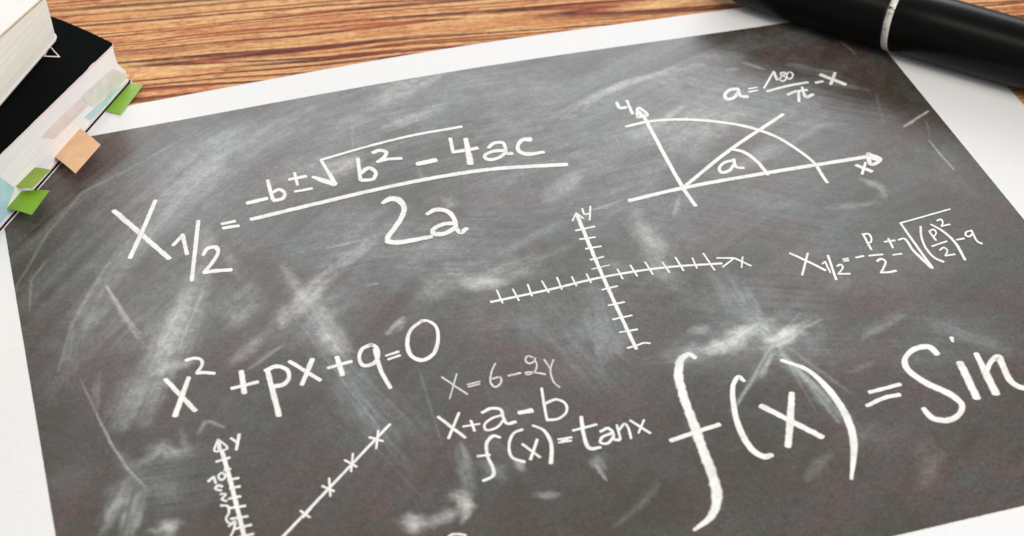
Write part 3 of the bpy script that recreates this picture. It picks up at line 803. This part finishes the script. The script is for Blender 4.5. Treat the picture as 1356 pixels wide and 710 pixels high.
def build_formula(name, strokes, label, mat, gain):
    V, F, E = [], [], []
    lift = 0.035
    for si, (w, pts) in enumerate(strokes):
        P, W = resample(pts, w)
        W = W*gain+0.06
        m = len(P)
        T = np.gradient(P, axis=0); T /= np.linalg.norm(T, axis=1)[:, None]+1e-9
        N = np.stack([-T[:, 1], T[:, 0]], 1)
        ph = si*3.3
        i_ = np.arange(m)
        press = 1+0.14*(vnoise(i_*.07+ph, np.full(m, ph+3.))-.5)      # pressure of the hand
        jl = press+0.22*(vnoise(i_*.3+ph, np.full(m, ph))-.5)
        jr = press+0.22*(vnoise(i_*.3+ph+40, np.full(m, ph+9.))-.5)
        l = P+N*(W*jl/2)[:, None]; r = P-N*(W*jr/2)[:, None]
        z = lift+0.0022*si
        b = len(V)
        for a in range(m):
            V += [(*l[a], z), (*P[a], z), (*r[a], z)]; E += [0, 1, 0]
        for a in range(m-1):
            q = b+3*a
            F += [(q, q+1, q+4, q+3), (q+1, q+2, q+5, q+4)]
        for end in (0, m-1):                      # blunt rounded stroke ends
            sgn = -1 if end == 0 else 1
            t = T[end]*sgn; h = W[end]/2
            c0 = b+3*end+1; lt, rt = b+3*end, b+3*end+2
            ids = [rt]
            for kk in range(1, 6):
                an = -math.pi/2+math.pi*kk/6
                p = P[end]+N[end]*math.sin(an)*h+t*math.cos(an)*h*0.6
                ids.append(len(V)); V.append((*p, z)); E.append(0)
            ids.append(lt)
            for kk in range(6):
                F.append((c0, ids[kk], ids[kk+1]))
    V = np.array(V)
    V[:, 2] += paper_z(V[:, 0], V[:, 1])
    o = make_obj(name, V*MM, F, mat, sheet, smooth=True)
    at = o.data.attributes.new('rim', 'FLOAT', 'POINT')
    at.data.foreach_set('value', np.array(E, np.float32))
    # all faces up
    bm = bmesh.new(); bm.from_mesh(o.data)
    for f in bm.faces:
        f.normal_update()
        if f.normal.z < 0: f.normal_flip()
    bm.to_mesh(o.data); bm.free()
    o['label'] = label
    return o

LABELS = {
 'quadratic_formula': 'bold white quadratic solution formula with a long fraction bar',
 'angle_diagram': 'white axes with two arcs and a slanted ray marking angle a',
 'conversion_formula': 'small white formula a = 180 over pi minus x',
 'coordinate_axes': 'white crossed axes with tick marks and small x and y',
 'reduced_quadratic_formula': 'thin white formula with p over 2 under a root sign',
 'polynomial_equation': 'bold white equation x squared + px + q = 0',
 'linear_equation': 'thin white equation x = 6 - 2y',
 'sum_equation': 'thin white equation x + a = b',
 'tangent_function': 'white function f(x) = tan x',
 'sine_function': 'very large white function f(x) = sin',
 'line_graph': 'white numbered axis beside a rising line with crosses',
 'partial_formula': 'cut off top of a white symbol',
}
for nm, st in STROKES:
    faint = nm == 'linear_equation'
    build_formula(nm, st, LABELS[nm], CHALK_FAINT if faint else CHALK, {'linear_equation': 1.2, 'coordinate_axes': 1.28, 'reduced_quadratic_formula': 1.3}.get(nm, 1.42))

# ------------------------------------------------------------------ books
def plain(name, col, rough=0.6, spec=0.4, var=0.06, scale=300, bump=0.0):
    w = NT(name)
    g = w.noise(w.coord(), scale=scale, detail=4, rough=0.65)
    lo = tuple(c*(1-var) for c in col[:3])+(1,); hi = tuple(min(1, c*(1+var)) for c in col[:3])+(1,)
    c = w.ramp(g, [(0.3, lo), (0.7, hi)])
    if bump: w.bump(g, bump, 0.0002)
    return w.out(c, rough, spec)

def pages_material(name, light, dark, freq, amount):
    """edges of many leaves: fine lines along the block"""
    w = NT(name)
    v = w.coord()
    l1 = w.noise(w.mapping(v, scale=(6, 6, freq)), detail=3, rough=0.7)
    l2 = w.noise(w.mapping(v, scale=(14, 14, freq*0.22), loc=(1, 2, 3)), detail=2, rough=0.6)
    st = w.noise(v, scale=120, detail=4)
    c = w.mix(w.ramp(l1, [(0.40, 0.0), (0.68, amount)]), light, dark)
    c = w.mix(w.ramp(l2, [(0.55, 0.0), (0.75, amount*0.8)]), c, dark)
    c = w.mix(w.ramp(st, [(0.5, 0.0), (0.8, 0.25)]), c, dark)
    w.bump(l1, 0.35, 0.0003)
    return w.out(c, 0.75, 0.25)

def cover_material():
    w = NT('black_cover')
    v = w.coord()
    g = w.noise(v, scale=700, detail=4, rough=0.7)
    s = w.noise(v, scale=45, detail=5)
    c = w.mix(w.ramp(s, [(0.45, 0.0), (0.75, 0.5)]), srgb(6, 8, 8), srgb(12, 14, 14))
    w.bump(g, 0.15, 0.0001)
    return w.out(c, w.ramp(s, [(0.3, 0.72), (0.7, 0.84)]), 0.02)

BLACK = cover_material()
BOARD = plain('cover_lining', srgb(236, 226, 224), 0.7, 0.3, 0.04)
PAGES = pages_material('white_pages', srgb(249, 247, 246), srgb(222, 216, 213), 1500, 0.55)
CREAM_PAGES = pages_material('cream_pages', srgb(252, 249, 240), srgb(226, 217, 196), 1100, 0.55)
CREAM_COVER = plain('cream_cover', srgb(231, 226, 220), 0.5, 0.4, 0.03, 90)
SHADE_TAN = plain('tan_shade_line', srgb(190, 172, 132), 0.8, 0.2, 0.1)  # tan colour stands for the shade line under the cream cover

def loft(name, rings, mat, parent, cap=True, smooth=False):
    """closed rings of equal length, lowest first"""
    n = len(rings[0]); V = [p for r in rings for p in r]; F = []
    for k in range(len(rings)-1):
        for i in range(n):
            j = (i+1) % n
            F.append((k*n+i, k*n+j, (k+1)*n+j, (k+1)*n+i))
    if cap:
        F.append(tuple(range(n))[::-1]); F.append(tuple((len(rings)-1)*n+i for i in range(n)))
    o = make_obj(name, np.array(V)*MM, F, mat, parent, smooth)
    return o

BOOK_ANG = math.atan2(0.808, 0.589)
BOOK_M = Matrix.Translation((55.948*MM, -1.754*MM, 0.0)) @ Matrix.Rotation(BOOK_ANG, 4, 'Z')
book = empty('black_book', BOOK_M)
tag(book, 'black covered book with coloured page flags, lying under the cream book', 'book')
SPINE, HEAD = -132.0, 196.0
def top_plane(a, b): return 17.5+0.06*(8.75-a)+0.02*b
def fore(b): return 7.5*math.sin(min(b/40, 1)*math.pi/2)

def outline(a_front, inset, jit=0.0, seed=1):
    """plan of the book: tail edge, fore edge, head, spine"""
    rnd = random.Random(seed)
    pts = []
    for k in range(97):
        a = SPINE+inset+(a_front-0.8-SPINE-inset)*k/96
        j = rnd.uniform(-1, 1)*jit
        if jit and rnd.random() < 0.04: j += jit*7.0
        pts.append((a, inset+j))
    pts += [(a_front-0.25, inset+0.15), (a_front, inset+0.9)]
    for k in range(1, 25):
        b = inset+0.9+(HEAD-2*inset-0.9)*k/24
        pts.append((a_front+fore(b), b))
    pts.append((SPINE+inset, HEAD-inset))
    return pts

def slab(name, o, zlo, zhi, mat, seed=None):
    rings = [[(a, b, zlo(a, b)) for a, b in o], [(a, b, zhi(a, b)) for a, b in o]]
    return loft(name, rings, mat, book)

# back cover: two pale linings with the dark board between them
ob = outline(15.6, 0.25)
slab('back_cover', ob, lambda a, b: 0.78, lambda a, b: 1.12, BLACK)
slab('back_lining', outline(15.2, 0.6), lambda a, b: 1.14, lambda a, b: 1.7, BOARD)
slab('back_cover_edge', outline(15.9, 0.05), lambda a, b: 0.42, lambda a, b: 0.75, BOARD)
# page block with a hollow fore edge
prof = [(1.72, 15.2), (2.6, 15.6), (4.3, 15.4), (5.6, 14.4), (7.2, 13.0), (8.6, 12.1), (10.2, 11.5), (12, 11.1), (13.6, 10.9), (15.2, 10.7)]
rings = []
for z, af in prof:
    f = (z-1.72)/(15.2-1.72)
    o_ = outline(af-0.2, 1.1)
    rings.append([(a, b, 1.72+f*(top_plane(a, b)-2.15-1.72)) for a, b in o_])
pb = loft('page_block', rings, PAGES, book)
# endpapers: a few leaves standing a little apart under the cover
slab('endpaper', outline(10.3, 0.75), lambda a, b: top_plane(a, b)-1.95, lambda a, b: top_plane(a, b)-1.72, BOARD)
slab('front_lining', outline(9.6, 0.35), lambda a, b: top_plane(a, b)-1.45, lambda a, b: top_plane(a, b)-0.52, BOARD)
fc = slab('front_cover', outline(9.0, 0.12, 0.045, 4), lambda a, b: top_plane(a, b)-0.5, lambda a, b: top_plane(a, b), BLACK)
# spine strip closing the left side
sp = [(SPINE-1.0, 0.4), (SPINE+0.2, 0.4), (SPINE+0.2, HEAD-0.4), (SPINE-1.0, HEAD-0.4)]
loft('spine', [[(a, b, 0.45) for a, b in sp], [(a, b, top_plane(a, b)) for a, b in sp]], BLACK, book)
# thin outlined triangle printed on the cover
tri = [(0.9, 14.6), (-3.0, 9.4), (-4.3, 13.1)]
TRI = plain('pale_print', srgb(232, 214, 206), 0.6, 0.3)
V, F = [], []
c = np.mean(tri, axis=0)
for s in (1.12, 0.86):
    for p in tri:
        a, b = c+(np.array(p)-c)*s
        V.append((a, b, top_plane(a, b)+0.03))
for i in range(3):
    j = (i+1) % 3
    F.append((i, j, 3+j, 3+i))
t_ = make_obj('triangle_print', np.array(V)*MM, F, TRI, fc)
t_['label'] = 'thin pale outlined triangle printed on the black cover'

# page flags: little strips stuck to the leaves, standing out of the tail edge
def flag_mat(name, col, alpha_t=0.25):
    w = NT(name)
    g = w.noise(w.coord(), scale=260, detail=3)
    lo = tuple(c*0.86 for c in col[:3])+(1,)
    c = w.ramp(g, [(0.3, lo), (0.65, col)])
    w.b.inputs['Transmission Weight'].default_value = 0.0
    if 'Subsurface Weight' in w.b.inputs:
        w.b.inputs['Subsurface Weight'].default_value = alpha_t
        w.b.inputs['Subsurface Radius'].default_value = (0.001, 0.001, 0.001)
        w.b.inputs['Subsurface Scale'].default_value = 0.5
    return w.out(c, 0.45, 0.4)

def page_flag(attach, outer, col, label, zc, curl=0.0, wave=0.0):
    """attach: two (a, z) on the tail face; outer: two (a, b) of the free end"""
    (a0, z0), (a1, z1) = attach; (p0, p1) = outer[1], outer[0]
    nu, nv = 8, 10
    V = []
    for side in (0, 1):
        for i in range(nu+1):
            u = i/nu
            for j in range(-2, nv+1):
                v = j/nv
                aa = (a0*(1-u)+a1*u)*(1-v)+(p0[0]*(1-u)+p1[0]*u)*v
                bb = 1.05*(1-v)+(p0[1]*(1-u)+p1[1]*u)*v
                z = (z0*(1-u)+z1*u)*(1-v)+zc*v + curl*math.sin(math.pi*min(max(v, 0), 1))+wave*math.sin(u*5+v*2)*max(v, 0)
                V.append((aa, bb, z-0.09*side))
    n = nv+3; k = (nu+1)*n
    F = []
    for i in range(nu):
        for j in range(n-1):
            F.append((i*n+j, (i+1)*n+j, (i+1)*n+j+1, i*n+j+1))
            F.append((k+i*n+j, k+i*n+j+1, k+(i+1)*n+j+1, k+(i+1)*n+j))
    ring = [i*n for i in range(nu+1)]+[nu*n+j for j in range(1, n)]+[i*n+n-1 for i in range(nu-1, -1, -1)]+[j for j in range(n-2, 0, -1)]
    for i in range(len(ring)):
        x, y = ring[i], ring[(i+1) % len(ring)]
        F.append((x, k+x, k+y, y))
    o = make_obj('page_flag', np.array(V)*MM, F, col, book, smooth=False)
    bm = bmesh.new(); bm.from_mesh(o.data); bmesh.ops.recalc_face_normals(bm, faces=bm.faces); bm.to_mesh(o.data); bm.free()
    o['label'] = label
    return o
def folded_flag(pts, b0, col, label):
    """flag folded down against the tail edge: outline as (a, z), slightly bowed"""
    c = np.mean(pts, axis=0); V, F = [], []
    n_ = len(pts); ring = []
    for i in range(n_):
        p, q = np.array(pts[i]), np.array(pts[(i+1) % n_])
        for k in range(5): ring.append(p+(q-p)*k/5)
    m = len(ring)
    for side in (0, 1):
        for lev, f in ((0, 1.0), (1, 0.5)):
            for p in ring:
                a, z = c+(p-c)*f
                V.append((a, b0-0.16*(1-f)+0.02*math.sin(a*0.5)*f+0.05*side, max(z, 0.35)))
        V.append((c[0], b0-0.20+0.05*side, c[1]))
    h = 2*m+1
    for s in (0, h):
        for i in range(m):
            j = (i+1) % m
            F += [(s+i, s+j, s+m+j, s+m+i), (s+m+i, s+m+j, s+2*m)]
    for i in range(m):
        j = (i+1) % m
        F.append((i, j, h+j, h+i))
    o = make_obj('page_flag', np.array(V)*MM, F, col, book)
    bm = bmesh.new(); bm.from_mesh(o.data); bmesh.ops.recalc_face_normals(bm, faces=bm.faces); bm.to_mesh(o.data); bm.free()
    o['label'] = label
    return o
GREEN = flag_mat('green_flag', srgb(128, 172, 44))
GREEN2 = flag_mat('olive_green_flag', srgb(140, 168, 62))
ORANGE = flag_mat('orange_flag', srgb(238, 190, 148))
PINK = flag_mat('pale_pink_flag', srgb(247, 231, 224))
BEIGE = flag_mat('pale_beige_flag', srgb(238, 236, 224))
AQUA = flag_mat('pale_aqua_flag', srgb(196, 228, 230))
BLUE = flag_mat('pale_blue_flag', srgb(192, 231, 241))
page_flag(((-24.6, 0.56+2.4), (-11.2, 0.54+2.4)), ((-13.25-3.2, -5.64-2.2), (-26.37-3.2, -5.52-2.2)), ORANGE, 'pale orange page flag', 3.4, 0.2)
page_flag(((-43.2, 6.8), (-33.9, 6.2)), ((-33.8, -3.3), (-42.3, -2.9)), GREEN2, 'upper of the two neighbouring green page flags', 6.5, 0.1)
page_flag(((-48.6, 3.7), (-41.3, 3.9)), ((-38.5, -5.4), (-48.7, -6.1)), GREEN, 'larger bright green page flag below the small green one', 3.8, 0.3)
page_flag(((0.5, 0.85), (14.4, 0.85)), ((14.8, -3.7), (0.3, -4.4)), GREEN, 'green page flag by the fore edge corner, hanging over the sheet', 0.95, 0.0, 0.12)
folded_flag([(-29.27, 12.41), (-10.06, 11.23), (-3.18, 6.45), (-23.62, 8.02)], 0.98, PINK, 'pale pink page flag')
folded_flag([(-8.67, 4.62), (-5.43, 1.32), (1.84, -1.35), (16.97, 0.09), (6.85, 3.18)], 0.95, AQUA, 'pale aqua page flag below the beige one')
folded_flag([(-9.07, 11.23), (8.26, 9.31), (16.0, 2.24), (-3.84, 4.83)], 0.86, BEIGE, 'pale beige page flag near the fore edge')
folded_flag([(-62.69, 13.89), (-48.74, 13.9), (-43.7, 6.7), (-48.59, 3.84), (-43.98, -1.55), (-67.2, -0.11)], 0.95, BLUE, 'pale blue page flag')

# ------------------------------------------------------------------ cream book on top, resting on the tilted black cover
def bw(a, b, z): return BOOK_M @ Vector((a*MM, b*MM, z*MM))
o0 = bw(6.7, 14.2, top_plane(6.7, 14.2)+0.06)
px = bw(-30.8, 10.6, top_plane(-30.8, 10.6)+0.06)
ex = (o0-px).normalized()
q1 = bw(6.7, 114.2, top_plane(6.7, 114.2)+0.06)
ez = ex.cross((q1-o0)).normalized()
ey = ez.cross(ex)
CM = Matrix(((ex.x, ey.x, ez.x, o0.x), (ex.y, ey.y, ez.y, o0.y), (ex.z, ey.z, ez.z, o0.z), (0, 0, 0, 1)))
cream = empty('cream_book', CM)
tag(cream, 'thick cream coloured paperback with worn corner, stacked on the black book', 'book')
CS, CH = -112.0, 172.0
def cream_outline(lead, inset, rad=4.0):
    pts = [(CS+inset, inset), (-60, inset-0.1), (-30, inset), (lead-rad, inset)]
    for k in range(1, 9):
        t = math.pi/2*k/8
        pts.append((lead-rad+rad*math.sin(t), inset+rad-rad*math.cos(t)))
    pts += [(lead, 40), (lead, 100), (lead, CH-inset-rad)]
    for k in range(1, 7):
        t = math.pi/2*k/6
        pts.append((lead-rad+rad*math.cos(t), CH-inset-rad+rad*math.sin(t)))
    pts += [(CS+inset, CH-inset)]
    return pts
def ctop(x): return 15.4+0.093*(-x) if x > -60 else 15.4+0.093*60+0.02*(-60-x)
def cream_loft(name, levels, mat, inset=0.0):
    rings = []
    for f, off, lead, ins in levels:
        rings.append([(x, y, f*ctop(x)+off) for x, y in cream_outline(lead, ins)])
    return loft(name, rings, mat, cream)
cream_loft('back_cover', [(0, 0.0, -0.6, 0.5), (0, 0.25, 0.0, 0.1), (0, 0.8, 0.1, 0.0), (0, 1.0, -0.1, 0.2)], CREAM_COVER)
lv = []
for k in range(13):
    f = k/12
    lv.append((f, 1.02*(1-f)-1.0*f, -0.25-3.2*f**1.15, 0.28))
cream_loft('page_block', lv, CREAM_PAGES)
cream_loft('cover_shade_line', [(1, -0.98, -3.2, 0.05), (1, -0.45, -3.2, 0.05)], SHADE_TAN)  # thin strip painted as the shade line between cover and pages
cream_loft('front_cover', [(1, -0.44, -3.25, 0.0), (1, 0.0, -3.35, 0.05), (1, 0.15, -3.7, 0.4)], CREAM_COVER)
# scuffs on the worn fore-edge corner
SC = plain('grey_scuff', srgb(150, 146, 134), 0.9, 0.1, 0.2, 900)
def scuff(t0, f0, w, h):
    V = []
    for k in range(14):
        an = 2*math.pi*k/14
        r = 1+0.3*math.sin(3*an+t0)
        tt = t0+w*math.cos(an)*r; ff = f0+h*math.sin(an)*r
        lead = -0.25-3.2*max(ff, 0)**1.15
        rad = 4.0; i = 0.28
        x = lead-rad+(rad+0.05)*math.sin(tt); y = i+rad-(rad+0.05)*math.cos(tt)
        V.append((x, y, ff*ctop(x)+1.02*(1-ff)-ff))
    o = make_obj('scuff_mark', np.array(V)*MM, [tuple(range(14))], SC, cream)
    o['label'] = 'grey scuff mark on the rounded corner'
scuff(1.05, 0.72, 0.12, 0.07); scuff(1.15, 0.47, 0.06, 0.03)

# ------------------------------------------------------------------ board marker
def marker_plastic(name, rough):
    w = NT(name)
    v = w.coord()
    g = w.noise(w.mapping(v, scale=(60, 400, 400)), detail=4)
    w.bump(w.noise(v, scale=900, detail=2), 0.03, 0.0001)
    return w.out(srgb(7, 8, 7), w.ramp(g, [(0.3, rough), (0.7, rough+0.07)]), 0.13)
def metal_ring():
    w = NT('worn_silver_band')
    v = w.coord()
    g = w.noise(v, scale=420, detail=5, rough=0.7)
    c = w.ramp(g, [(0.36, srgb(160, 158, 152)), (0.48, srgb(222, 220, 213)), (0.7, srgb(238, 236, 230))])
    k = w.noise(w.mapping(v, loc=(0.3, 0.1, 0.7)), scale=260, detail=3)
    c = w.mix(w.ramp(k, [(0.66, 0.0), (0.70, 0.9)]), c, srgb(52, 50, 48))
    return w.out(c, 0.42, 0.5, Metallic=0.35)

PEN_R = 9.46
PEN_ANG = -0.798
pen = empty('board_marker', Matrix.Translation((280*MM, -35.88*MM, 0.26*MM)) @ Matrix.Rotation(PEN_ANG, 4, 'Z'))
tag(pen, 'thick black marker with a worn silver band, lying across the sheet corner', 'marker')
def lathe(name, prof, mat, n=72):
    V, F = [], []
    for s, r in prof:
        for k in range(n):
            an = 2*math.pi*k/n
            V.append((s, r*math.cos(an), PEN_R+r*math.sin(an)))
    for i in range(len(prof)-1):
        for k in range(n):
            j = (k+1) % n
            F.append((i*n+k, i*n+j, (i+1)*n+j, (i+1)*n+k))
    F.append(tuple(range(n))); F.append(tuple((len(prof)-1)*n+k for k in range(n))[::-1])
    o = make_obj(name, np.array(V)*MM, F, mat, pen, smooth=True)
    bm = bmesh.new(); bm.from_mesh(o.data); bmesh.ops.recalc_face_normals(bm, faces=bm.faces); bm.to_mesh(o.data); bm.free()
    o.data.polygons.foreach_set('use_smooth', [len(p.vertices) == 4 for p in o.data.polygons])
    return o
lathe('cap', [(-66, 4.0), (-65.2, 5.6), (-63, 6.9), (-60, 7.5), (-56, 8.0), (-52, 8.5), (-44, 9.02), (-36, 9.2), (-21, 9.42), (-9.6, 9.46), (-9.1, 9.40), (-8.9, 9.1)], marker_plastic('glossy_black_cap', 0.34))
lathe('silver_band', [(-8.9, 8.9), (-8.6, 9.0), (-8.55, 9.40), (-8.45, 9.46), (-6.9, 9.46), (-6.75, 9.38), (-6.7, 8.9)], metal_ring())
lathe('barrel', [(-6.7, 9.0), (-6.6, 9.30), (-6.2, 9.42), (10, 9.44), (30, 9.36), (70, 9.3), (74, 9.2), (75.5, 8.6), (76, 7.0), (80, 6.6), (81, 6.0)], marker_plastic('satin_black_barrel', 0.31))
